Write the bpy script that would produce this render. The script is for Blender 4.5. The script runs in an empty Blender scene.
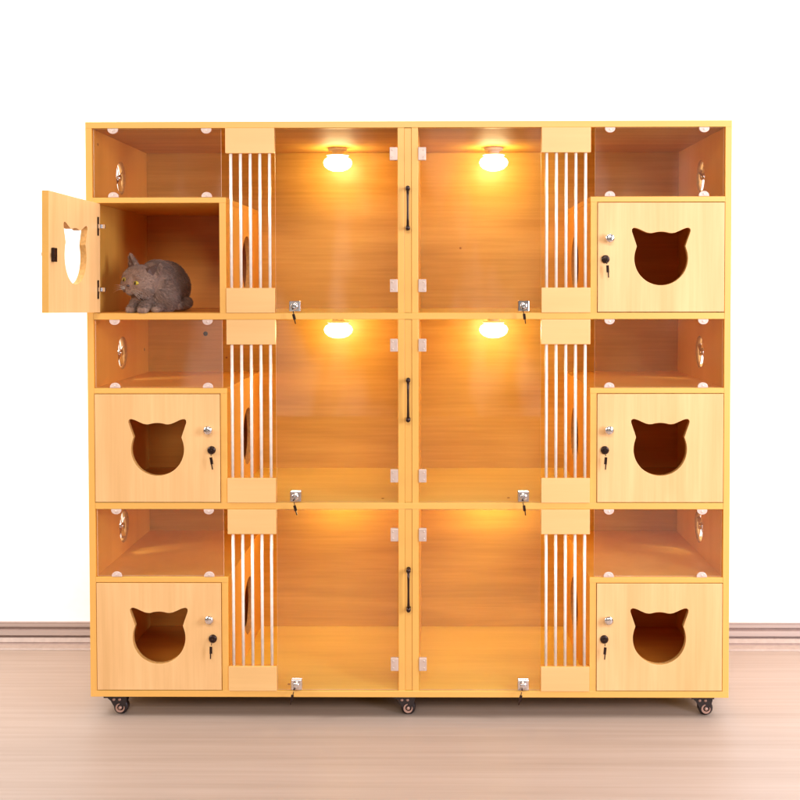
import bpy, bmesh, math, random
from mathutils import Vector, Matrix, noise
random.seed(7)
PI = math.pi
scene = bpy.context.scene
C = scene.collection

GZ = -.0125                                     # ground level
# ------------------------------------------------------------------ helpers
def tag(o, label=None, cat=None, group=None, kind=None):
    if label: o['label'] = label
    if cat: o['category'] = cat
    if group: o['group'] = group
    if kind: o['kind'] = kind
    return o

def obj(name, bm, mats, parent=None, loc=(0, 0, 0), smooth=False):
    me = bpy.data.meshes.new(name)
    bm.normal_update()
    if smooth:
        for f in bm.faces: f.smooth = True
    bm.to_mesh(me); bm.free()
    for m in (mats if isinstance(mats, (list, tuple)) else [mats]): me.materials.append(m)
    o = bpy.data.objects.new(name, me); C.objects.link(o)
    o.location = loc
    if parent: o.parent = parent
    return o

def dup(o, parent, loc=None):
    c = o.copy(); C.objects.link(c); c.parent = parent
    if loc is not None: c.location = loc
    for ch in list(o.children):
        d = ch.copy(); C.objects.link(d); d.parent = c
    return c

def box(bm, x0, x1, y0, y1, z0, z1, bev=0.0009, edge=None):
    """box; edge = function(normal) -> material index"""
    t = bmesh.new()
    bmesh.ops.create_cube(t, size=1)
    for v in t.verts:
        v.co = Vector(((x0+x1)/2 + v.co.x*(x1-x0), (y0+y1)/2 + v.co.y*(y1-y0), (z0+z1)/2 + v.co.z*(z1-z0)))
    if bev: bmesh.ops.bevel(t, geom=list(t.edges), offset=bev, segments=2, affect='EDGES', profile=.5)
    t.normal_update()
    if edge:
        for f in t.faces: f.material_index = edge(f.normal)
    merge(bm, t)
    return bm

def merge(bm, t, M=None, mat=None):
    if M is not None: bmesh.ops.transform(t, matrix=M, verts=t.verts)
    if mat is not None:
        for f in t.faces: f.material_index = mat
    me = bpy.data.meshes.new('tmp'); t.to_mesh(me); t.free()
    bm.from_mesh(me); bpy.data.meshes.remove(me)

def lathe(bm, prof, seg=32, M=None, mat=None):
    """prof = [(r, h)] about local z"""
    t = bmesh.new(); rings = []
    for r, h in prof:
        if r < 1e-6: rings.append([t.verts.new((0, 0, h))])
        else: rings.append([t.verts.new((r*math.cos(2*PI*k/seg), r*math.sin(2*PI*k/seg), h)) for k in range(seg)])
    for a, b in zip(rings, rings[1:]):
        for k in range(seg):
            k2 = (k+1) % seg
            if len(a) == 1 and len(b) == 1: continue
            if len(a) == 1: f = t.faces.new((a[0], b[k2], b[k]))
            elif len(b) == 1: f = t.faces.new((a[k], a[k2], b[0]))
            else: f = t.faces.new((a[k], a[k2], b[k2], b[k]))
            f.smooth = True
    bmesh.ops.recalc_face_normals(t, faces=t.faces)
    merge(bm, t, M, mat)

def tube(bm, pts, r, seg=10, mat=None):
    t = bmesh.new(); rings = []
    pts = [Vector(p) for p in pts]
    rr = r if isinstance(r, (list, tuple)) else [r]*len(pts)
    for i, p in enumerate(pts):
        d = (pts[min(i+1, len(pts)-1)] - pts[max(i-1, 0)]).normalized()
        u = d.orthogonal().normalized() if i == 0 else (u - d*u.dot(d)).normalized()
        w = d.cross(u)
        rings.append([t.verts.new(p + (u*math.cos(2*PI*k/seg) + w*math.sin(2*PI*k/seg))*rr[i]) for k in range(seg)])
    for a, b in zip(rings, rings[1:]):
        for k in range(seg):
            f = t.faces.new((a[k], a[(k+1) % seg], b[(k+1) % seg], b[k])); f.smooth = True
    t.faces.new(rings[0][::-1]); t.faces.new(rings[-1])
    bmesh.ops.recalc_face_normals(t, faces=t.faces)
    merge(bm, t, None, mat)

def ellipsoid(bm, c, r, rot=(0, 0, 0), mat=None, u=24, v=16):
    from mathutils import Euler
    t = bmesh.new()
    bmesh.ops.create_uvsphere(t, u_segments=u, v_segments=v, radius=1)
    for f in t.faces: f.smooth = True
    M = Matrix.Translation(c) @ Euler(rot).to_matrix().to_4x4() @ Matrix.Diagonal((*r, 1))
    merge(bm, t, M, mat)

def plate(loops, thick, M, bev=0.0008, fn=None):
    """2D plate with holes from closed loops, thickness centred on local z, then transformed by M"""
    cu = bpy.data.curves.new('plate', 'CURVE'); cu.dimensions = '2D'; cu.fill_mode = 'BOTH'
    cu.extrude = thick/2 - bev; cu.bevel_depth = bev; cu.bevel_resolution = 1; cu.offset = -bev
    for L in loops:
        sp = cu.splines.new('POLY'); sp.points.add(len(L)-1); sp.use_cyclic_u = True
        for p, q in zip(sp.points, L): p.co = (q[0], q[1], 0, 1)
    o = bpy.data.objects.new('plate', cu); C.objects.link(o)
    bpy.context.view_layer.update()
    me = bpy.data.meshes.new_from_object(o.evaluated_get(bpy.context.evaluated_depsgraph_get()))
    bpy.data.objects.remove(o); bpy.data.curves.remove(cu)
    bm = bmesh.new(); bm.from_mesh(me); bpy.data.meshes.remove(me)
    for f in bm.faces: f.material_index = 0 if abs(f.normal.z) > .5 else 1; f.smooth = False
    bmesh.ops.remove_doubles(bm, verts=bm.verts, dist=1e-6)
    if fn:
        for f in bm.faces: f.material_index = fn(f)
    bmesh.ops.transform(bm, matrix=M, verts=bm.verts)
    bmesh.ops.recalc_face_normals(bm, faces=bm.faces)
    return bm

def circle(cx, cy, r, n=48): return [(cx + r*math.cos(2*PI*k/n), cy + r*math.sin(2*PI*k/n)) for k in range(n)]
def rect(x0, x1, y0, y1): return [(x0, y0), (x1, y0), (x1, y1), (x0, y1)]

# ------------------------------------------------------------------ materials
def new_mat(name):
    m = bpy.data.materials.new(name); m.use_nodes = True
    return m, m.node_tree.nodes, m.node_tree.links, m.node_tree.nodes['Principled BSDF']

def ramp(nd, stops):
    r = nd.new('ShaderNodeValToRGB')
    el = r.color_ramp.elements
    while len(el) < len(stops): el.new(.5)
    for e, (p, c) in zip(el, stops): e.position = p; e.color = (*c, 1)
    return r

def wood(name, dark, mid, light, axis, rough=.38, band=6.0, spec=.45, contrast=1.0):
    """laminate board: broad bands along the grain, fine pores, a few knots"""
    m, nd, lk, b = new_mat(name)
    tc = nd.new('ShaderNodeTexCoord'); oi = nd.new('ShaderNodeObjectInfo')
    add = nd.new('ShaderNodeVectorMath'); add.operation = 'MULTIPLY_ADD'
    comb = nd.new('ShaderNodeCombineXYZ')
    for i in range(3): lk.new(oi.outputs['Random'], comb.inputs[i])
    add.inputs[1].default_value = (13.1, 7.7, 9.3)
    lk.new(comb.outputs[0], add.inputs[0]); lk.new(tc.outputs['Object'], add.inputs[2])
    def stretched(k, along):
        mp = nd.new('ShaderNodeMapping'); s = [k, k, k]; s[axis] = along
        mp.inputs['Scale'].default_value = s; lk.new(add.outputs[0], mp.inputs[0]); return mp
    n1 = nd.new('ShaderNodeTexNoise'); n1.inputs['Scale'].default_value = 1; n1.inputs['Detail'].default_value = 3
    n1.inputs['Distortion'].default_value = .6
    lk.new(stretched(band*2.2, band*.22).outputs[0], n1.inputs['Vector'])
    n2 = nd.new('ShaderNodeTexNoise'); n2.inputs['Scale'].default_value = 1; n2.inputs['Detail'].default_value = 6; n2.inputs['Roughness'].default_value = .65
    lk.new(stretched(110, 3.5).outputs[0], n2.inputs['Vector'])
    n3 = nd.new('ShaderNodeTexNoise'); n3.inputs['Scale'].default_value = 1; n3.inputs['Detail'].default_value = 2
    lk.new(stretched(3.2, 1.3).outputs[0], n3.inputs['Vector'])
    r = ramp(nd, [(.32, dark), (.5, mid), (.68, light)])
    mx = nd.new('ShaderNodeMath'); mx.operation = 'MULTIPLY_ADD'; mx.inputs[1].default_value = .30*contrast
    lk.new(n2.outputs[0], mx.inputs[0])
    mx2 = nd.new('ShaderNodeMath'); mx2.operation = 'MULTIPLY_ADD'; mx2.inputs[1].default_value = .42*contrast; mx2.inputs[2].default_value = .5 - .36*contrast - .14*contrast
    lk.new(n1.outputs[0], mx2.inputs[0])
    mx3 = nd.new('ShaderNodeMath'); mx3.operation = 'MULTIPLY_ADD'; mx3.inputs[1].default_value = .28*contrast
    lk.new(n3.outputs[0], mx3.inputs[0]); lk.new(mx2.outputs[0], mx3.inputs[2]); lk.new(mx3.outputs[0], mx.inputs[2])
    lk.new(mx.outputs[0], r.inputs[0]); lk.new(r.outputs[0], b.inputs['Base Color'])
    b.inputs['Roughness'].default_value = rough; b.inputs['Specular IOR Level'].default_value = spec
    bp = nd.new('ShaderNodeBump'); bp.inputs['Strength'].default_value = .06; bp.inputs['Distance'].default_value = .001
    lk.new(n2.outputs[0], bp.inputs['Height']); lk.new(bp.outputs[0], b.inputs['Normal'])
    return m

def plain(name, col, rough=.4, metal=0, noise_amt=.08, scale=60, spec=.5):
    m, nd, lk, b = new_mat(name)
    tc = nd.new('ShaderNodeTexCoord'); n = nd.new('ShaderNodeTexNoise')
    n.inputs['Scale'].default_value = scale; n.inputs['Detail'].default_value = 4
    lk.new(tc.outputs['Object'], n.inputs['Vector'])
    r = ramp(nd, [(.3, tuple(c*(1-noise_amt) for c in col)), (.7, tuple(min(1, c*(1+noise_amt)) for c in col))])
    lk.new(n.outputs[0], r.inputs[0]); lk.new(r.outputs[0], b.inputs['Base Color'])
    b.inputs['Roughness'].default_value = rough; b.inputs['Metallic'].default_value = metal
    b.inputs['Specular IOR Level'].default_value = spec
    return m

def glass(name, tint, haze, haze_col, f0=.035):
    m = bpy.data.materials.new(name); m.use_nodes = True
    nd, lk = m.node_tree.nodes, m.node_tree.links
    nd.remove(nd['Principled BSDF']); out = nd['Material Output']
    tr = nd.new('ShaderNodeBsdfTransparent'); tr.inputs[0].default_value = (*tint, 1)
    gl = nd.new('ShaderNodeBsdfGlossy'); gl.inputs['Roughness'].default_value = .03
    df = nd.new('ShaderNodeBsdfDiffuse')
    tc = nd.new('ShaderNodeTexCoord'); n = nd.new('ShaderNodeTexNoise'); n.inputs['Scale'].default_value = 5; n.inputs['Detail'].default_value = 5
    lk.new(tc.outputs['Object'], n.inputs['Vector'])
    r = ramp(nd, [(.3, tuple(c*.75 for c in haze_col)), (.7, haze_col)]); lk.new(n.outputs[0], r.inputs[0]); lk.new(r.outputs[0], df.inputs[0])
    lw = nd.new('ShaderNodeLayerWeight'); lw.inputs[0].default_value = .5
    pw = nd.new('ShaderNodeMath'); pw.operation = 'POWER'; pw.inputs[1].default_value = 4.0; lk.new(lw.outputs['Facing'], pw.inputs[0])
    ma = nd.new('ShaderNodeMath'); ma.operation = 'MULTIPLY_ADD'; ma.inputs[1].default_value = .8; ma.inputs[2].default_value = f0; lk.new(pw.outputs[0], ma.inputs[0])
    m1 = nd.new('ShaderNodeMixShader'); lk.new(ma.outputs[0], m1.inputs[0]); lk.new(tr.outputs[0], m1.inputs[1]); lk.new(gl.outputs[0], m1.inputs[2])
    m2 = nd.new('ShaderNodeMixShader')
    mh = nd.new('ShaderNodeMath'); mh.operation = 'MULTIPLY'; mh.inputs[1].default_value = haze*2
    lk.new(n.outputs[0], mh.inputs[0]); lk.new(mh.outputs[0], m2.inputs[0])
    lk.new(m1.outputs[0], m2.inputs[1]); lk.new(df.outputs[0], m2.inputs[2])
    lk.new(m2.outputs[0], out.inputs['Surface'])
    return m

DOOR = wood('door_laminate', (.72, .40, .155), (.79, .455, .19), (.86, .52, .23), 2, rough=.42, band=6.5, contrast=1.5)
RAIL = wood('rail_laminate', (.74, .42, .155), (.80, .465, .18), (.85, .51, .21), 0, rough=.42, band=5, contrast=.8)
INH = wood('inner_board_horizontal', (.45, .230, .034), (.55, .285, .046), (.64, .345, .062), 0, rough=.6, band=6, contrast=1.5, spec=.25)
INV = wood('inner_board_vertical', (.71, .345, .050), (.79, .395, .066), (.85, .455, .088), 2, rough=.36, band=5)
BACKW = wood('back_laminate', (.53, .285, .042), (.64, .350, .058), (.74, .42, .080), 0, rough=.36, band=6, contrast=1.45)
DEN_SHADE = wood('den_shade_tint', (.56, .205, .026), (.66, .25, .034), (.74, .30, .045), 0, rough=.4, band=6, contrast=1.3)  # red-brown tone of the dim den interior, shade put into the colour
SHELF = wood('shelf_laminate', (.70, .475, .070), (.78, .54, .088), (.84, .59, .11), 0, rough=.34, band=6, contrast=1.5)
EDGE = wood('edge_band', (.75, .375, .082), (.80, .415, .098), (.85, .46, .115), 0, rough=.35, band=3, contrast=.6)
EDGV = wood('edge_band_upright', (.75, .375, .082), (.80, .415, .098), (.85, .46, .115), 2, rough=.35, band=3, contrast=.6)
GLASS = glass('clear_glass', (.985, .985, .975), .006, (.8, .6, .4), .042)
CUT = plain('cut_board_edge', (.58, .29, .085), .6, 0, .15, 120, .2)
ACRYL = glass('acrylic_reflection_haze', (.985, .955, .93), .022, (.80, .54, .32), .05)  # reflected room veil painted in as a pale tan haze
GEDGE = plain('glass_edge', (.70, .50, .28), .35)
PEDGE = plain('pane_edge', (.90, .76, .55), .3)
CLIP = plain('clip_plastic', (.68, .50, .42), .3)
STEEL = plain('polished_steel', (.78, .72, .70), .16, 1)
HINGE = plain('hinge_steel', (.60, .44, .36), .35, .15)
BARM = plain('bar_white', (.88, .80, .71), .2, .15)
DARKM = plain('dark_bronze', (.035, .016, .012), .28, .6)
BLACK = plain('black_plastic', (.018, .010, .010), .35)
HUB = plain('hub_plastic', (.46, .27, .21), .28, .35)

def emis(name, col, s):
    m = bpy.data.materials.new(name); m.use_nodes = True
    nd, lk = m.node_tree.nodes, m.node_tree.links
    nd.remove(nd['Principled BSDF'])
    e = nd.new('ShaderNodeEmission'); e.inputs[0].default_value = (*col, 1); e.inputs[1].default_value = s
    lk.new(e.outputs[0], nd['Material Output'].inputs[0]); return m
GLOW = emis('lamp_glow', (1, .78, .36), 35)

# ------------------------------------------------------------------ cabinet
W = .9; T = .018; Z0, Z1 = .045, 1.6635; P = .5335
FL = [.063 + 2*P, .063 + P, .063]              # floors, top row first
CH = P - T                                      # clear height of a row
BACK = .582
cab = bpy.data.objects.new('cat_cabinet', None); C.objects.link(cab)
tag(cab, 'large wooden six-cell cat cabinet on castors with glass doors, bars and lit lamps', 'cat cabinet')

fe = lambda n: 1 if n.y < -.7 else 0            # front edge banded
def board(name, x0, x1, y0, y1, z0, z1, lam, edge, fn=fe, loc=(0, 0, 0)):
    bm = bmesh.new(); box(bm, x0, x1, y0, y1, z0, z1, .0009, fn)
    return obj(name, bm, [lam, edge], cab, loc)

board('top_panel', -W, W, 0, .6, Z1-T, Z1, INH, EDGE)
board('bottom_panel', -W, W, 0, .6, Z0, Z0+T, SHELF, EDGE)
board('back_panel', -W+T, W-T, BACK, .598, Z0+T, Z1-T, BACKW, EDGE, fn=lambda n: 0)
for z in FL[:2]: board('shelf', -W+T, W-T, .0005, BACK, z-T, z, SHELF, EDGE)
YZ = Matrix(((0, 0, 1, 0), (1, 0, 0, 0), (0, 1, 0, 0), (0, 0, 0, 1)))     # plate xy -> world yz
HOLE_Y, HOLE_Z, HOLE_R = .285, .405, .050
def front_edge(f):
    if abs(f.normal.z) > .5: return 0
    return 1 if f.calc_center_median().x < .004 else 2
for s in (-1, 1):
    bm = plate([rect(0, .6, Z0+T, Z1-T)] + [circle(HOLE_Y, f+HOLE_Z, HOLE_R) for f in FL], T,
               Matrix.Translation((s*(W-T/2), 0, 0)) @ YZ, fn=front_edge)
    obj('side_panel', bm, [INV, EDGV, CUT], cab)
# centre partition: two uprights with a recessed cover strip between, cut at each shelf
for f in FL:
    zc = f
    for s in (-1, 1):
        board('upright', s*.0285 if s < 0 else .0103, -.0103 if s < 0 else .0285, .0012, BACK, 0, CH, INV, EDGV, loc=(0, 0, zc))
    board('cover_strip', -.0099, .0099, .0032, .021, .0008, CH-.0010, RAIL, EDGV, fn=lambda n: 1, loc=(0, 0, zc))

# cat face outline, unit = metres about the face centre
U = .0745/26.5
ear = [(-24, 12), (-25.6, 17), (-27.9, 23.6), (-28.9, 26.8), (-28.8, 29.0), (-27.3, 30.3), (-25.0, 30.2), (-22, 29.2), (-17.8, 27.2), (-14, 25.6), (-10.6, 25.0)]
top = [(26.5*math.cos(math.radians(a)), 26.5*math.sin(math.radians(a))) for a in range(108, 71, -6)]
low = [(26.5*math.cos(math.radians(a)), 26.5*math.sin(math.radians(a))) for a in range(18, -199, -6)]
FACE = [(x*U, y*U) for x, y in ear + top + [(-x, y) for x, y in ear[::-1]] + low]

NH, NT = .323, .015                             # nest height, top thickness
NX = .527                                       # inner face of nest side board
DW0, DW1 = .8804, .5286                         # door edges (distance from centre)
XZ = Matrix(((1, 0, 0, 0), (0, 0, 1, 0), (0, 1, 0, 0), (0, 0, 0, 1)))

def key(bm, x, z, y=-.012, swing=0.0, L=.040):
    # bow hanging from a short shaft, bit outside of the lock plug
    tube(bm, [(x, y+.012, z), (x, y-.006, z)], .0022, 8)
    tube(bm, [(x, y-.006, z-.006), (x+swing*.3, y-.008, z-.014)], .0012, 6)
    t = bmesh.new(); bmesh.ops.create_cube(t, size=1)
    merge(bm, t, Matrix.Translation((x+swing*.8, y-.008, z-L*.62)) @ Matrix.Rotation(swing*10, 4, 'Y') @ Matrix.Diagonal((.0075, .0016, L*.45, 1)))
    t = bmesh.new(); bmesh.ops.create_cube(t, size=1)
    merge(bm, t, Matrix.Translation((x+swing*1.2, y-.008, z-L*.98)) @ Matrix.Rotation(swing*10, 4, 'Y') @ Matrix.Diagonal((.0032, .0015, L*.4, 1)))

FRONT = Matrix.Rotation(PI/2, 4, 'X')           # lathe axis +z -> -y (towards the viewer)
def make_door(s, opened=False):
    """hinged on the outer side; local origin at the hinge edge, row floor"""
    x0, x1 = (0, DW0-DW1) if s < 0 else (-(DW0-DW1), 0)
    cx = (x0+x1)/2; z0, z1 = .0022, NH-NT-.0018
    cz = (z0+z1)/2 - .0035
    bm = plate([rect(x0, x1, z0, z1), [(cx+x, cz+y) for x, y in FACE]], T, Matrix.Translation((0, T/2, 0)) @ XZ,
               fn=lambda f: 0 if abs(f.normal.z) > .5 else (2 if (f.calc_center_median() - Vector((cx, cz, 0))).length < .13 and x0+.02 < f.calc_center_median().x < x1-.02 and z0+.02 < f.calc_center_median().y < z1-.02 else 1))
    d = obj('door', bm, [DOOR, EDGE, CUT], cab, (s*DW0, -.0012, 0))
    kx = x1 - .0305 if s < 0 else x0 + .0310
    b = bmesh.new()
    if not opened: lathe(b, [(.0045, 0), (.0045, .008), (.0105, .013), (.0125, .017), (.0115, .0215), (.007, .0235), (0, .024)], 24, Matrix.Translation((kx, -.0002, .2065)) @ FRONT)
    if not opened: obj('knob', b, STEEL, d)
    else: b.free()
    lx = kx + .007 if s < 0 else kx - .010
    b = bmesh.new()
    lathe(b, [(.0115, 0), (.0115, .004), (.0085, .007), (.0078, .0072), (0, .0072)], 24, Matrix.Translation((lx, -.0002, .149)) @ FRONT)
    lk_ = obj('lock', b, DARKM, d)
    if not opened:
        b = bmesh.new(); key(b, lx, .149, -.010, .002*s, .044); obj('key', b, DARKM, d)
    if opened:
        for hz in (.066, NH-.066-NT):
            b = bmesh.new()                      # concealed hinge: cup plate and arm on the inner face
            box(b, .013, .023, T+.0004, T+.0020, hz-.026, hz+.026, .0006)
            obj('hinge', b, DARKM, d)
            b = bmesh.new()
            box(b, .005, .022, T+.0021, T+.008, hz-.0062, hz+.0062, .001)
            box(b, .005, .011, T+.0081, T+.018, hz-.0058, hz+.0058, .001)
            obj('hinge_arm', b, STEEL, d)
        b = bmesh.new()
        box(b, lx-.011, lx+.009, T+.0003, T+.008, .130, .165, .001)
        box(b, lx-.003, lx+.016, T+.008, T+.0105, .142, .152, .0006)
        obj('lock_case', b, DARKM, d)
    return d

def hole_edge(f):
    if abs(f.normal.z) > .5: return 0
    c = f.calc_center_median()
    return 1 if c.x < .004 else 2
def make_cell(s):
    parts = []
    m = lambda a, b: (min(s*a, s*b), max(s*a, s*b))
    # nest box: top board and side board with a round doorway
    nb = plate([rect(.0006, BACK, 0, NH-NT), circle(.345, .141, .088, 56)], T, Matrix.Translation((s*(NX-T/2), 0, 0)) @ YZ, fn=hole_edge)
    x0, x1 = m(NX-T-.0006, W-T)
    box(nb, x0, x1, 0, BACK, NH-NT, NH, .0009, fe)
    parts.append(obj('nest_box', nb, [INV, EDGE, CUT], cab))
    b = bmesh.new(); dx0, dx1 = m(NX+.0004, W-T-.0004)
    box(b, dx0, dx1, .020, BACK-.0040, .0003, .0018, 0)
    parts.append(obj('den_floor_shade', b, DEN_SHADE, cab))  # added thin sheet over the shelf, carries the painted den shade
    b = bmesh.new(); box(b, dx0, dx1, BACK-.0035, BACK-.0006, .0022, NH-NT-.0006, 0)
    parts.append(obj('den_back_shade', b, DEN_SHADE, cab))  # added sheet before the back panel, same painted shade
    # window pane over the nest
    gx0, gx1 = m(.5215, W-T-.003)
    b = bmesh.new(); box(b, gx0, gx1, .006, .010, NH+.0015, CH-.0015, .0005, lambda n: 0 if abs(n.y) > .7 else 1)
    pane = obj('window_pane', b, [ACRYL, PEDGE], cab); parts.append(pane)
    for cxp in (.823, .562):
        for top in (0, 1):
            b = bmesh.new(); n = 20; R = .0142
            zc = (CH-.0005) if top else (NH+.0005)
            sg = -1 if top else 1
            arc = [(s*cxp + R*math.cos(PI*k/n), zc + sg*(.003 + R*.82*math.sin(PI*k/n))) for k in range(n+1)]
            arc = [(s*cxp + R, zc)] + arc + [(s*cxp - R, zc)]
            if sg < 0: arc = arc[::-1]
            t = plate([arc], .006, Matrix.Translation((0, .0028, 0)) @ XZ, .0012); merge(b, t, None, 0)
            lathe(b, [(.0035, 0), (.003, .0008), (0, .001)], 12, Matrix.Translation((s*cxp, -.0003, zc+sg*.006)) @ FRONT)
            obj('clip', b, CLIP, pane)
    # bar grille
    rx0, rx1 = m(.372, .5085)
    for z0, z1 in ((0, .0705), (CH-.0705, CH)):
        b = bmesh.new(); box(b, rx0, rx1, -.0025, .0155, z0+.0004, z1-.0004, .0009, lambda n: 0 if abs(n.y) > .7 else 1)
        parts.append(obj('grille_rail', b, [RAIL, EDGE], cab))
    for k in range(5):
        b = bmesh.new(); x = s*(.3865 + k*.0271)
        tube(b, [(x, .0065, .066), (x, .0065, CH-.066)], .0043, 16)
        parts.append(obj('bar', b, BARM, cab))
    # glass door hung from the centre upright
    x0, x1 = m(.0305, .3705)
    b = bmesh.new(); box(b, x0, x1, .0015, .0065, .0025, CH-.0025, 0, lambda n: 0 if abs(n.y) > .7 else 1)
    gd = obj('glass_door', b, [GLASS, GEDGE], cab); parts.append(gd)
    for hz in (.076, CH-.0725):
        b = bmesh.new()
        hx0, hx1 = m(.0290, .0505)
        box(b, hx0, hx1, -.0035, .0012, hz-.018, hz+.018, .0012)
        box(b, hx0, hx1, .0068, .0100, hz-.018, hz+.018, .0010)
        for q in (-.010, .010):
            lathe(b, [(.003, 0), (.0026, .0008), (0, .001)], 12, Matrix.Translation((s*.0435, -.0034, hz+q)) @ FRONT)
        obj('glass_hinge', b, HINGE, gd)
    lx = .3165 if s < 0 else .3220
    lx = s*lx
    b = bmesh.new()
    box(b, lx-.0155, lx+.0155, -.006, .0013, .004, .034, .002)
    box(b, lx-.0155, lx+.0155, .0067, .013, .004, .034, .002)
    lathe(b, [(.0100, 0), (.0100, .009), (.0085, .011), (.003, .0112), (0, .0100)], 24, Matrix.Translation((lx, -.0055, .019)) @ FRONT)
    obj('glass_lock', b, STEEL, gd)
    b = bmesh.new(); key(b, lx-.004, .012, -.018, .0015*s, .036)
    obj('key', b, DARKM, gd)
    # vent in the outer side wall
    b = bmesh.new()
    X = Matrix.Translation((s*(W-T/2), HOLE_Y, HOLE_Z)) @ Matrix.Rotation(PI/2, 4, 'Y')
    lathe(b, [(HOLE_R-.0004, -.006), (HOLE_R-.0035, -.0065), (HOLE_R-.0035, .0065), (HOLE_R-.0004, .006)], 40, X)
    v = obj('vent_ring', b, CUT, cab); parts.append(v)
    for k in range(4):
        a = k*PI/2 + .5
        t = bmesh.new(); bmesh.ops.create_cube(t, size=1)
        bb = bmesh.new()
        merge(bb, t, X @ Matrix.Rotation(a, 4, 'Z') @ Matrix.Translation((HOLE_R*.5, 0, 0)) @ Matrix.Rotation(.7, 4, 'X') @ Matrix.Diagonal((HOLE_R*.88, .013, .0022, 1)))
        if k == 0: lathe(bb, [(0, -.008), (.010, -.008), (.010, .008), (0, .008)], 20, X)
        obj('vent_blade', bb, STEEL, v)
    # lamp under the ceiling, close to the back
    L = Matrix.Translation((-.235 if s < 0 else .263, .45, CH)) @ Matrix.Rotation(PI, 4, 'X')
    b = bmesh.new()
    lathe(b, [(0, .0004), (.030, .0004), (.030, .008), (.025, .0100), (.018, .0125), (.018, .0185), (.034, .0215), (.036, .0245), (.034, .0258), (0, .0258)], 36, L)
    lamp = obj('ceiling_lamp', b, plain('lamp_base', (.92, .90, .86), .3), cab); parts.append(lamp)
    b = bmesh.new()
    lathe(b, [(.018, .0262), (.030, .030), (.041, .037), (.0455, .047), (.042, .058), (.032, .067), (.017, .073), (0, .0745)], 40, L)
    obj('lamp_globe', b, GLOW, lamp)
    return parts

def make_handle():
    b = bmesh.new()
    for z in (.236, .346):
        lathe(b, [(.0062, 0), (.0062, .004), (.0042, .006), (.0042, .020)], 16, Matrix.Translation((0, .0030, z)) @ FRONT)
        ellipsoid(b, (0, -.019, z), (.0064, .0060, .0072))
    tube(b, [(0, -.019, .238), (0, -.021, .262), (0, -.0215, .291), (0, -.021, .32), (0, -.019, .344)], [.0040, .0032, .0028, .0032, .0040], 12)
    return obj('handle', b, DARKM, cab)

for s in (-1, 1):
    src = make_cell(s)
    for p in src: p.location.z = FL[0]
    for f in FL[1:]:
        for p in src: dup(p, cab, (p.location.x, p.location.y, f))
    if s < 0:
        d = make_door(-1, True); d.location = (-DW0+.001, -.0022, FL[0]); d.rotation_euler = (0, math.radians(-1.3), math.radians(-93.2))
        d['label'] = 'open cat-face door swung out to the left'
        d0 = make_door(-1); d0.location.z = FL[1]; dup(d0, cab, (d0.location.x, d0.location.y, FL[2]))
    else:
        d0 = make_door(1); d0.location.z = FL[0]
        for f in FL[1:]: dup(d0, cab, (d0.location.x, d0.location.y, f))
h = make_handle(); h.location.z = FL[0]
for f in FL[1:]: dup(h, cab, (0, 0, f))

# little screw heads and cover caps inside
KNOT = plain('screw_cap_brown', (.36, .15, .032), .5)
def screw(x, y, z, r, d, m=KNOT):
    b = bmesh.new(); lathe(b, [(r, 0), (r*.9, r*.3), (0, r*.45)], 16, Matrix.Translation((x, y, z)) @ d)
    return obj('screw_cap', b, m, cab)
screw(-.69, BACK-.0003, 1.046, .0075, FRONT, DARKM)
SX = Matrix.Rotation(PI/2, 4, 'Y')
screw(-W+T+.0003, .055, FL[0]+.478, .004, SX); screw(-W+T+.0003, .53, FL[1]+.40, .005, SX)
for x, z in ((.16, FL[0]+.20), (-.62, FL[1]+.37)): screw(x, BACK-.0003, z, .0036, FRONT)
SU = Matrix.Identity(4)
for x, y, z in ((-.075, .06, FL[1]), (.285, .07, FL[1]), (-.345, .05, FL[2]), (.84, .05, FL[2]+NH)): screw(x, y, z+.0002, .0042, SU)

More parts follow.
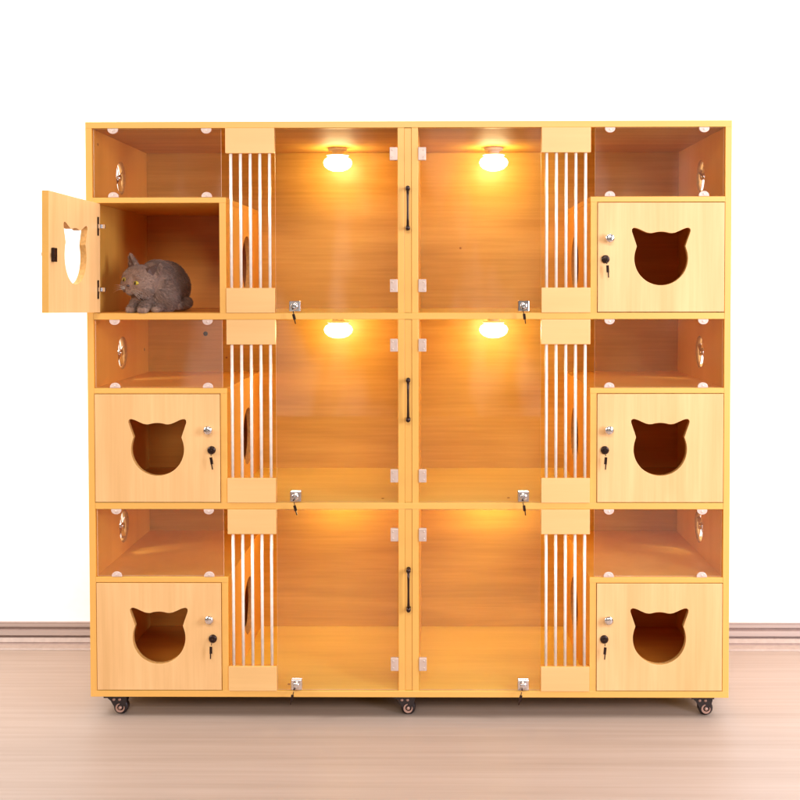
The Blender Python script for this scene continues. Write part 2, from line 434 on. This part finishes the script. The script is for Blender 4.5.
# castors
def make_caster(x, y):
    b = bmesh.new()
    H = Z0 - GZ
    box(b, -.036, .028, -.028, .028, H-.0055, H-.0001, .0012)
    prof = [(-.031, H-.0054), (.0265, H-.0054), (.0265, H-.014), (.0235, H-.026), (.0225, H-.036), (.014, H-.040), (-.004, H-.040), (-.012, H-.032), (-.020, H-.018), (-.029, H-.010)]
    for yy in (-.0130, .0130):
        merge(b, plate([prof[::-1]], .003, Matrix.Translation((0, yy, 0)) @ XZ, .0006), None, 0)
    for xx in (-.010, .006): lathe(b, [(.0042, 0), (.0042, .002), (0, .0030)], 12, Matrix.Translation((xx, -.0145, H-.0135)) @ FRONT, 1)
    c = obj('caster', b, [BLACK, HUB], cab, (x, y, GZ))
    b = bmesh.new()
    lathe(b, [(0, 0), (.0165, 0), (.0205, .003), (.0205, .019), (.0165, .022), (0, .022)], 32, Matrix.Translation((.008, .011, .0206)) @ FRONT)
    obj('wheel', b, BLACK, c)
    b = bmesh.new()
    w = Matrix.Translation((.008, -.0146, .0206)) @ FRONT
    t = bmesh.new()
    n = 26; ring = []
    for k in range(n+1):                          # open crescent ring around the axle cap
        a = math.radians(100 + 280*k/n); ww = .0024*math.sin(PI*min(1, (k+1.5)/(n+2)))+.0006
        ring.append(((.0110-ww)*math.cos(a), (.0110-ww)*math.sin(a), (.0110+ww)*math.cos(a), (.0110+ww)*math.sin(a)))
    vs = [[t.verts.new((p[0], p[1], 0)), t.verts.new((p[2], p[3], 0)), t.verts.new((p[2], p[3], .002)), t.verts.new((p[0], p[1], .002))] for p in ring]
    for p, q in zip(vs, vs[1:]):
        for i in range(4): t.faces.new((p[i], p[(i+1) % 4], q[(i+1) % 4], q[i]))
    t.faces.new(vs[0]); t.faces.new(vs[-1][::-1]); bmesh.ops.recalc_face_normals(t, faces=t.faces)
    merge(b, t, w)
    lathe(b, [(.0048, 0), (.0048, .004), (.003, .0055), (0, .006)], 20, w)
    obj('hub', b, HUB, c)
    return c
c0 = make_caster(-.829, .0312)
for x, y in ((-.010, .0312), (.833, .0312), (-.829, .545), (-.010, .545), (.833, .545)): dup(c0, cab, (x, y, GZ))

# every key hangs a little differently
rk = random.Random(3)
for o in list(cab.children_recursive):
    if o.name.split('.')[0] == 'key':
        zs = max(o.data.vertices, key=lambda v: v.co.z).co
        p = Vector((zs.x, 0, zs.z)); Rm = Matrix.Rotation(math.radians(rk.uniform(-16, 16)), 3, 'Y')
        o.rotation_euler = Rm.to_euler(); o.location = p - Rm @ p

# ------------------------------------------------------------------ cat
catM, nd, lk, b_ = new_mat('grey_fur')
tc = nd.new('ShaderNodeTexCoord'); n = nd.new('ShaderNodeTexNoise'); n.inputs['Scale'].default_value = 38; n.inputs['Detail'].default_value = 5
lk.new(tc.outputs['Object'], n.inputs['Vector'])
r = ramp(nd, [(.3, (.21, .115, .078)), (.55, (.26, .146, .10)), (.75, (.32, .185, .13))]); lk.new(n.outputs[0], r.inputs[0]); lk.new(r.outputs[0], b_.inputs['Base Color'])
b_.inputs['Roughness'].default_value = .75; b_.inputs['Sheen Weight'].default_value = .35
cx0, cy0, cz0 = -.72, .10, FL[0]
from mathutils import Euler
HS = 1.16
HC = Vector((-.763, .056, cz0+.0900))            # head centre
HR = Euler((math.radians(4), math.radians(13), math.radians(-25))).to_matrix()   # head turned to the left, tilted
def hp(x, y, z): return HC + HR @ Vector((x*HS, y*HS, z*HS))      # head frame: -y is forward
bm = bmesh.new()
def blob(c, r, rot=(0, 0, 0)): ellipsoid(bm, c, r, rot, u=28, v=18)
def limb(pts, rad):
    for (p, a), (q, bb) in zip(zip(pts, rad), zip(pts[1:], rad[1:])):
        p = Vector(p); q = Vector(q); k = 8
        for i in range(k+1):
            t = i/k; c = p.lerp(q, t); ra = a*(1-t)+bb*t
            ellipsoid(bm, c, (ra, ra, ra), u=14, v=10)
# torso: foreshortened, chest towards the viewer
blob((-.722, .165, cz0+.078), (.064, .090, .070), (0, 0, math.radians(-8)))
blob((-.718, .215, cz0+.070), (.058, .064, .066))
blob((-.732, .112, cz0+.086), (.056, .068, .063), (math.radians(8), 0, math.radians(-15)))
blob((-.752, .078, cz0+.058), (.044, .046, .048))
limb([(-.730, .10, cz0+.092), tuple(hp(0, .015, -.004))], [.052, .044])
# haunches, legs and paws
blob((-.702, .098, cz0+.052), (.041, .062, .054), (0, 0, math.radians(-8)))
limb([(-.708, .062, cz0+.020), (-.713, .036, cz0+.012)], [.015, .012])
blob((-.714, .030, cz0+.0105), (.0125, .018, .0105))
for px, py in ((-.779, .028), (-.743, .014)):
    limb([(px+.012, .072, cz0+.050), (px+.003, py+.022, cz0+.022), (px, py, cz0+.012)], [.022, .0170, .0130])
    blob((px-.001, py-.005, cz0+.0115), (.0148, .017, .0112))
    for t in (-1, 0, 1): blob((px-.001+t*.0078, py-.018, cz0+.0085), (.0054, .0075, .0075))
# tail curled round the right side
limb([(-.694, .250, cz0+.03), (-.668, .20, cz0+.024), (-.662, .15, cz0+.022), (-.672, .108, cz0+.020)], [.020, .018, .0165, .013])
hr = lambda *r: tuple(q*HS for q in r)
# head
blob(HC, hr(.0475, .0425, .0400), HR.to_euler())
for sx in (-1, 1):
    blob(hp(sx*(.0175 if sx < 0 else .0245), -.0165, -.0125), hr(*((.0215, .0235, .0205) if sx < 0 else (.0265, .0255, .0225))), HR.to_euler())
    blob(hp(sx*.0074+.001, -.0330, -.0140), hr(.0098, .0088, .0085), HR.to_euler())
    blob(hp(sx*.017, -.030, .015), hr(.0130, .010, .0060), HR.to_euler())
blob(hp(0, -.033, -.024), hr(.0110, .0100, .0080), HR.to_euler())
blob(hp(0, -.037, .001), hr(.0085, .0090, .014), HR.to_euler())
# ears: curved triangular shells
for sx in (-1, 1):
    t = bmesh.new()
    lift = .033 if sx < 0 else .026
    out_ = .014 if sx < 0 else .022
    base = [hp(sx*.012, -.004, .034), hp(sx*.030, -.010, .028), hp(sx*.044, .006, .018), hp(sx*.034, .016, .024), hp(sx*.018, .012, .034)]
    tip = hp(sx*(.029+out_), -.004 if sx < 0 else .006, .033+lift)
    inner = hp(sx*.028, -.012, .034)
    vb = [t.verts.new(p) for p in base]; vt = t.verts.new(tip)
    for i in range(5): t.faces.new((vb[i], vb[(i+1) % 5], vt))
    t.faces.new(vb[::-1])
    bmesh.ops.recalc_face_normals(t, faces=t.faces)
    merge(bm, t)
cat = obj('cat', bm, catM, None, (0, 0, 0), True)
rm = cat.modifiers.new('r', 'REMESH'); rm.mode = 'VOXEL'; rm.voxel_size = .0017; rm.use_smooth_shade = True
sm = cat.modifiers.new('s', 'SMOOTH'); sm.factor = .5; sm.iterations = 9
bpy.context.view_layer.update()
me = bpy.data.meshes.new_from_object(cat.evaluated_get(bpy.context.evaluated_depsgraph_get()))
cat.modifiers.clear(); old = cat.data; cat.data = me; bpy.data.meshes.remove(old); me.name = 'cat'
if not me.materials: me.materials.append(catM)
base = Vector((-.715, .10, cz0))
me.transform(Matrix.Translation(-base)); cat.location = base
tag(cat, 'grey shorthair cat crouching at the mouth of the open upper left nest, looking left', 'cat')
def cpart(name, bm, mat):
    bmesh.ops.transform(bm, matrix=Matrix.Translation(-base), verts=bm.verts)
    return obj(name, bm, mat, cat, (0, 0, 0))
for sx in (-1, 1):
    lift = .033 if sx < 0 else .026
    out_ = .014 if sx < 0 else .022
    tip = hp(sx*(.029+out_*.9), -.0075 if sx < 0 else .001, .033+lift*.86)
    t = bmesh.new()
    ps = [hp(sx*.0165, -.0105, .0345), hp(sx*.029, -.0150, .0300), hp(sx*.0395, -.0045, .0225), tip, hp(sx*.0295, -.0085, .0385)]
    v = [t.verts.new(p) for p in ps]
    for a, c in ((0, 1), (1, 2)): t.faces.new((v[a], v[c], v[4]))
    t.faces.new((v[0], v[4], v[3])); t.faces.new((v[2], v[3], v[4]))
    cpart('inner_ear', t, plain('inner_ear_skin', (.085, .040, .030), .7))
# fur: short tapered blades laid over the body
bmf = bmesh.new(); colr = bmf.loops.layers.float_color.new('strand'); polys = me.polygons; areas = [p.area for p in polys]
picks = random.choices(range(len(polys)), weights=areas, k=36000)
for i in picks:
    p = polys[i]; nrm = p.normal.copy(); c = p.center.copy()
    vs = [me.vertices[k].co for k in p.vertices]
    a, b2 = random.random(), random.random(); c = vs[0].lerp(vs[1], a).lerp(vs[-1].lerp(vs[-2], a), b2)
    world = c + base
    hd = (world - HC).length
    flow = Vector((.55, .75, -.45)) if hd > .06 else (world - hp(0, -.05, -.005)).normalized() + Vector((0, 0, -.1))
    g = (flow - nrm*flow.dot(nrm)); g = g.normalized() if g.length > 1e-4 else nrm.orthogonal()
    d = (nrm*.42 + g + Vector((random.uniform(-.3, .3), random.uniform(-.3, .3), random.uniform(-.3, .3)))).normalized()
    L = random.uniform(.0075, .0140) * (1 if hd > .062 else .48)
    if world.z < cz0 + .014: L *= .35
    wv = d.cross(nrm).normalized()*.00055
    v = [bmf.verts.new(c - nrm*.0006 - wv), bmf.verts.new(c - nrm*.0006 + wv), bmf.verts.new(c + d*L*.6 + wv*.5), bmf.verts.new(c + d*L - nrm*L*.12)]
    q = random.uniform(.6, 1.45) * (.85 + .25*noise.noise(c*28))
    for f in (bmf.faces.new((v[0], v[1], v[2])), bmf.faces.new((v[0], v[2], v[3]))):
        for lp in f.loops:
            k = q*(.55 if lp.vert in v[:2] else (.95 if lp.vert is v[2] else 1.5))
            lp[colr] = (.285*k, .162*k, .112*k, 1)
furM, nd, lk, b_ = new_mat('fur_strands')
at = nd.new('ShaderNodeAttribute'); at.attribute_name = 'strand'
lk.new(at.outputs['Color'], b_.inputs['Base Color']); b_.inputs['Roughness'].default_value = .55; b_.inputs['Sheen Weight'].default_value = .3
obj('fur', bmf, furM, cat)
EYE = plain('amber_iris', (.46, .33, .022), .12, 0, .3, 300)
PUP = plain('pupil', (.004, .004, .004), .05)
NOSE = plain('nose_skin', (.06, .04, .04), .4)
WHI = plain('whisker_white', (.7, .65, .6), .4)
for sx in (-1, 1):
    b = bmesh.new()
    ellipsoid(b, hp(sx*.0178, -.0374, .0020), hr(.0074, .0042, .0052), HR.to_euler(), 0)
    ellipsoid(b, hp(sx*.0178, -.0408, .0020), hr(.0026, .0016, .0042), HR.to_euler(), 1)
    cpart('eye', b, [EYE, PUP])
b = bmesh.new(); ellipsoid(b, hp(0, -.0450, -.0078), hr(.0042, .0030, .0028), HR.to_euler()); cpart('nose', b, NOSE)
for sx in (-1, 1):
    for k in range(4):
        b = bmesh.new()
        tube(b, [hp(sx*.010, -.043, -.014-k*.0015), hp(sx*.028, -.046, -.013-k*.004), hp(sx*.046, -.042, -.016-k*.007)], [.00028, .00022, .00008], 5)
        cpart('whisker', b, WHI)

# ------------------------------------------------------------------ setting
WALL_Y = .622
wm, nd, lk, b_ = new_mat('white_wall_paint')
tc = nd.new('ShaderNodeTexCoord'); n = nd.new('ShaderNodeTexNoise'); n.inputs['Scale'].default_value = 40; n.inputs['Detail'].default_value = 5
lk.new(tc.outputs['Object'], n.inputs['Vector'])
r = ramp(nd, [(.3, (.90, .90, .90)), (.7, (.93, .93, .93))]); lk.new(n.outputs[0], r.inputs[0]); lk.new(r.outputs[0], b_.inputs['Base Color']); b_.inputs['Roughness'].default_value = .8
b = bmesh.new(); box(b, -6, 6, WALL_Y, WALL_Y+.12, GZ-.05, 4.5, 0)
tag(obj('wall', b, wm), 'plain bright white wall behind the cabinet', 'wall', kind='structure')

fm, nd, lk, b_ = new_mat('brushed_wood_floor')
tc = nd.new('ShaderNodeTexCoord')
def fl_noise(sx, sy, det, rough=.55):
    mp = nd.new('ShaderNodeMapping'); mp.inputs['Scale'].default_value = (sx, sy, 1); lk.new(tc.outputs['Object'], mp.inputs[0])
    n = nd.new('ShaderNodeTexNoise'); n.inputs['Scale'].default_value = 1; n.inputs['Detail'].default_value = det; n.inputs['Roughness'].default_value = rough
    lk.new(mp.outputs[0], n.inputs['Vector']); return n
n1 = fl_noise(1.1, 55, 5); n2 = fl_noise(.45, 9, 3); n3 = fl_noise(3.0, 160, 3)
a1 = nd.new('ShaderNodeMath'); a1.operation = 'MULTIPLY_ADD'; a1.inputs[1].default_value = .45; lk.new(n1.outputs[0], a1.inputs[0])
a2 = nd.new('ShaderNodeMath'); a2.operation = 'MULTIPLY_ADD'; a2.inputs[1].default_value = .40; a2.inputs[2].default_value = 0; lk.new(n2.outputs[0], a2.inputs[0]); lk.new(a2.outputs[0], a1.inputs[2])
a3 = nd.new('ShaderNodeMath'); a3.operation = 'MULTIPLY_ADD'; a3.inputs[1].default_value = .15; lk.new(n3.outputs[0], a3.inputs[0]); lk.new(a1.outputs[0], a3.inputs[2])
r = ramp(nd, [(.30, (.275, .197, .153)), (.5, (.34, .249, .198)), (.70, (.395, .298, .245))]); lk.new(a3.outputs[0], r.inputs[0]); lk.new(r.outputs[0], b_.inputs['Base Color'])
b_.inputs['Roughness'].default_value = .45; b_.inputs['Specular IOR Level'].default_value = .3
bp = nd.new('ShaderNodeBump'); bp.inputs['Strength'].default_value = .1; bp.inputs['Distance'].default_value = .002; lk.new(n1.outputs[0], bp.inputs['Height']); lk.new(bp.outputs[0], b_.inputs['Normal'])
b = bmesh.new(); box(b, -6, 6, -7, WALL_Y, GZ-.05, GZ, 0)
tag(obj('floor', b, fm), 'pale brown floor with fine streaks running sideways', 'floor', kind='structure')

skm, nd, lk, b_ = new_mat('skirting_paint')
tc = nd.new('ShaderNodeTexCoord'); mp = nd.new('ShaderNodeMapping'); mp.inputs['Scale'].default_value = (.6, 60, 60); lk.new(tc.outputs['Object'], mp.inputs[0])
n = nd.new('ShaderNodeTexNoise'); n.inputs['Scale'].default_value = 1; n.inputs['Detail'].default_value = 4; lk.new(mp.outputs[0], n.inputs['Vector'])
r = ramp(nd, [(.3, (.36, .275, .245)), (.7, (.43, .335, .30))]); lk.new(n.outputs[0], r.inputs[0]); lk.new(r.outputs[0], b_.inputs['Base Color']); b_.inputs['Roughness'].default_value = .5
skd = plain('skirting_groove', (.27, .185, .16), .6)
skt = plain('skirting_shoe', (.33, .235, .19), .5)
# (y, z, material of the segment that starts here)
prof = [(.6215, .0665, 0), (.6095, .0660, 1), (.6095, .0625, 0), (.6095, .0505, 1), (.6150, .0475, 1), (.6150, .0420, 1), (.6065, .0395, 0), (.6060, .0225, 1),
        (.6130, .0200, 1), (.6130, .0150, 1), (.6045, .0150, 2), (.5925, .0040, 1), (.5925, .0010, 1), (.5840, -.0010, 2), (.5750, -.0040, 2), (.5640, -.0070, 2), (.5600, GZ+.0004, 0), (.6215, GZ+.0004, 0)]
t = bmesh.new()
A = [t.verts.new((-6, p[0], p[1])) for p in prof]; B = [t.verts.new((6, p[0], p[1])) for p in prof]
for i in range(len(prof)):
    j = (i+1) % len(prof); f = t.faces.new((A[i], A[j], B[j], B[i])); f.material_index = prof[i][2]
t.faces.new(A); t.faces.new(B)
bmesh.ops.recalc_face_normals(t, faces=t.faces)
tag(obj('skirting_board', t, [skm, skd, skt]), 'stepped pinkish brown skirting along the foot of the white wall', 'skirting board', kind='structure')

# ------------------------------------------------------------------ light
w = bpy.data.worlds.new('World'); scene.world = w; w.use_nodes = True
wn, wl = w.node_tree.nodes, w.node_tree.links
bg = wn['Background']; bg.inputs[1].default_value = .30
tc = wn.new('ShaderNodeTexCoord'); mp = wn.new('ShaderNodeMapping'); mp.inputs['Scale'].default_value = (15, 15, 4); wl.new(tc.outputs['Generated'], mp.inputs[0])
n = wn.new('ShaderNodeTexNoise'); n.inputs['Scale'].default_value = 1; n.inputs['Detail'].default_value = 3; wl.new(mp.outputs[0], n.inputs['Vector'])
r = wn.new('ShaderNodeValToRGB'); r.color_ramp.elements[0].position = .53; r.color_ramp.elements[0].color = (.30, .26, .24, 1)
r.color_ramp.elements[1].position = .62; r.color_ramp.elements[1].color = (3.3, 3.15, 2.9, 1)  # bright blotches added so the glass has something to reflect
wl.new(n.outputs[0], r.inputs[0]); wl.new(r.outputs[0], bg.inputs[0])
def area(name, loc, target, sx, sy, power, col, spread=180):
    l = bpy.data.lights.new(name, 'AREA'); l.shape = 'RECTANGLE'; l.size = sx; l.size_y = sy; l.energy = power; l.color = col; l.spread = math.radians(spread)
    o = bpy.data.objects.new(name, l); C.objects.link(o); o.location = loc
    o.rotation_euler = (Vector(target) - Vector(loc)).to_track_quat('-Z', 'Y').to_euler()
    return o
area('key_softbox', (.1, -5.6, 3.6), (0, 0, .9), 3.4, 1.6, 218, (1, .95, .88))
area('right_softbox', (2.5, -2.3, 1.5), (.75, 0, .8), .8, 1.4, 78, (.90, .95, 1.15))
area('added_wall_fill', (-2.5, -.3, 2.0), (-1.4, WALL_Y, .9), .5, 1.6, 58, (1, 1, 1), 150)  # this and the next two: unseen fills added to keep the wall white
area('added_wall_fill', (2.5, -.3, 2.0), (1.4, WALL_Y, .9), .5, 1.6, 56, (1, 1, 1), 150)
area('added_wall_fill', (0, .15, 3.0), (0, WALL_Y, 2.0), 2.6, .4, 30, (1, 1, 1), 150)

# ------------------------------------------------------------------ camera
cam = bpy.data.cameras.new('Camera'); co = bpy.data.objects.new('Camera', cam); C.objects.link(co)
co.location = (.07429, -3.04411, 1.21094)
co.matrix_world = Matrix.Translation(co.location) @ Matrix.Rotation(.00886, 4, 'Z') @ Matrix.Rotation(PI/2-.02759, 4, 'X') @ Matrix.Rotation(-.00143, 4, 'Z')
cam.sensor_width = 36; cam.lens = 1090.228/800*36
cam.shift_x = (400-425.05)/800; cam.shift_y = (313.97-400)/800
cam.clip_end = 60; cam.clip_start = .05
scene.camera = co
scene.view_settings.view_transform = 'Standard'; scene.view_settings.look = 'None'; scene.view_settings.exposure = 0
scene.cycles.max_bounces = 12; scene.cycles.diffuse_bounces = 6; scene.cycles.transparent_max_bounces = 16
scene.cycles.sample_clamp_indirect = 6
scene.cycles.use_denoising = True
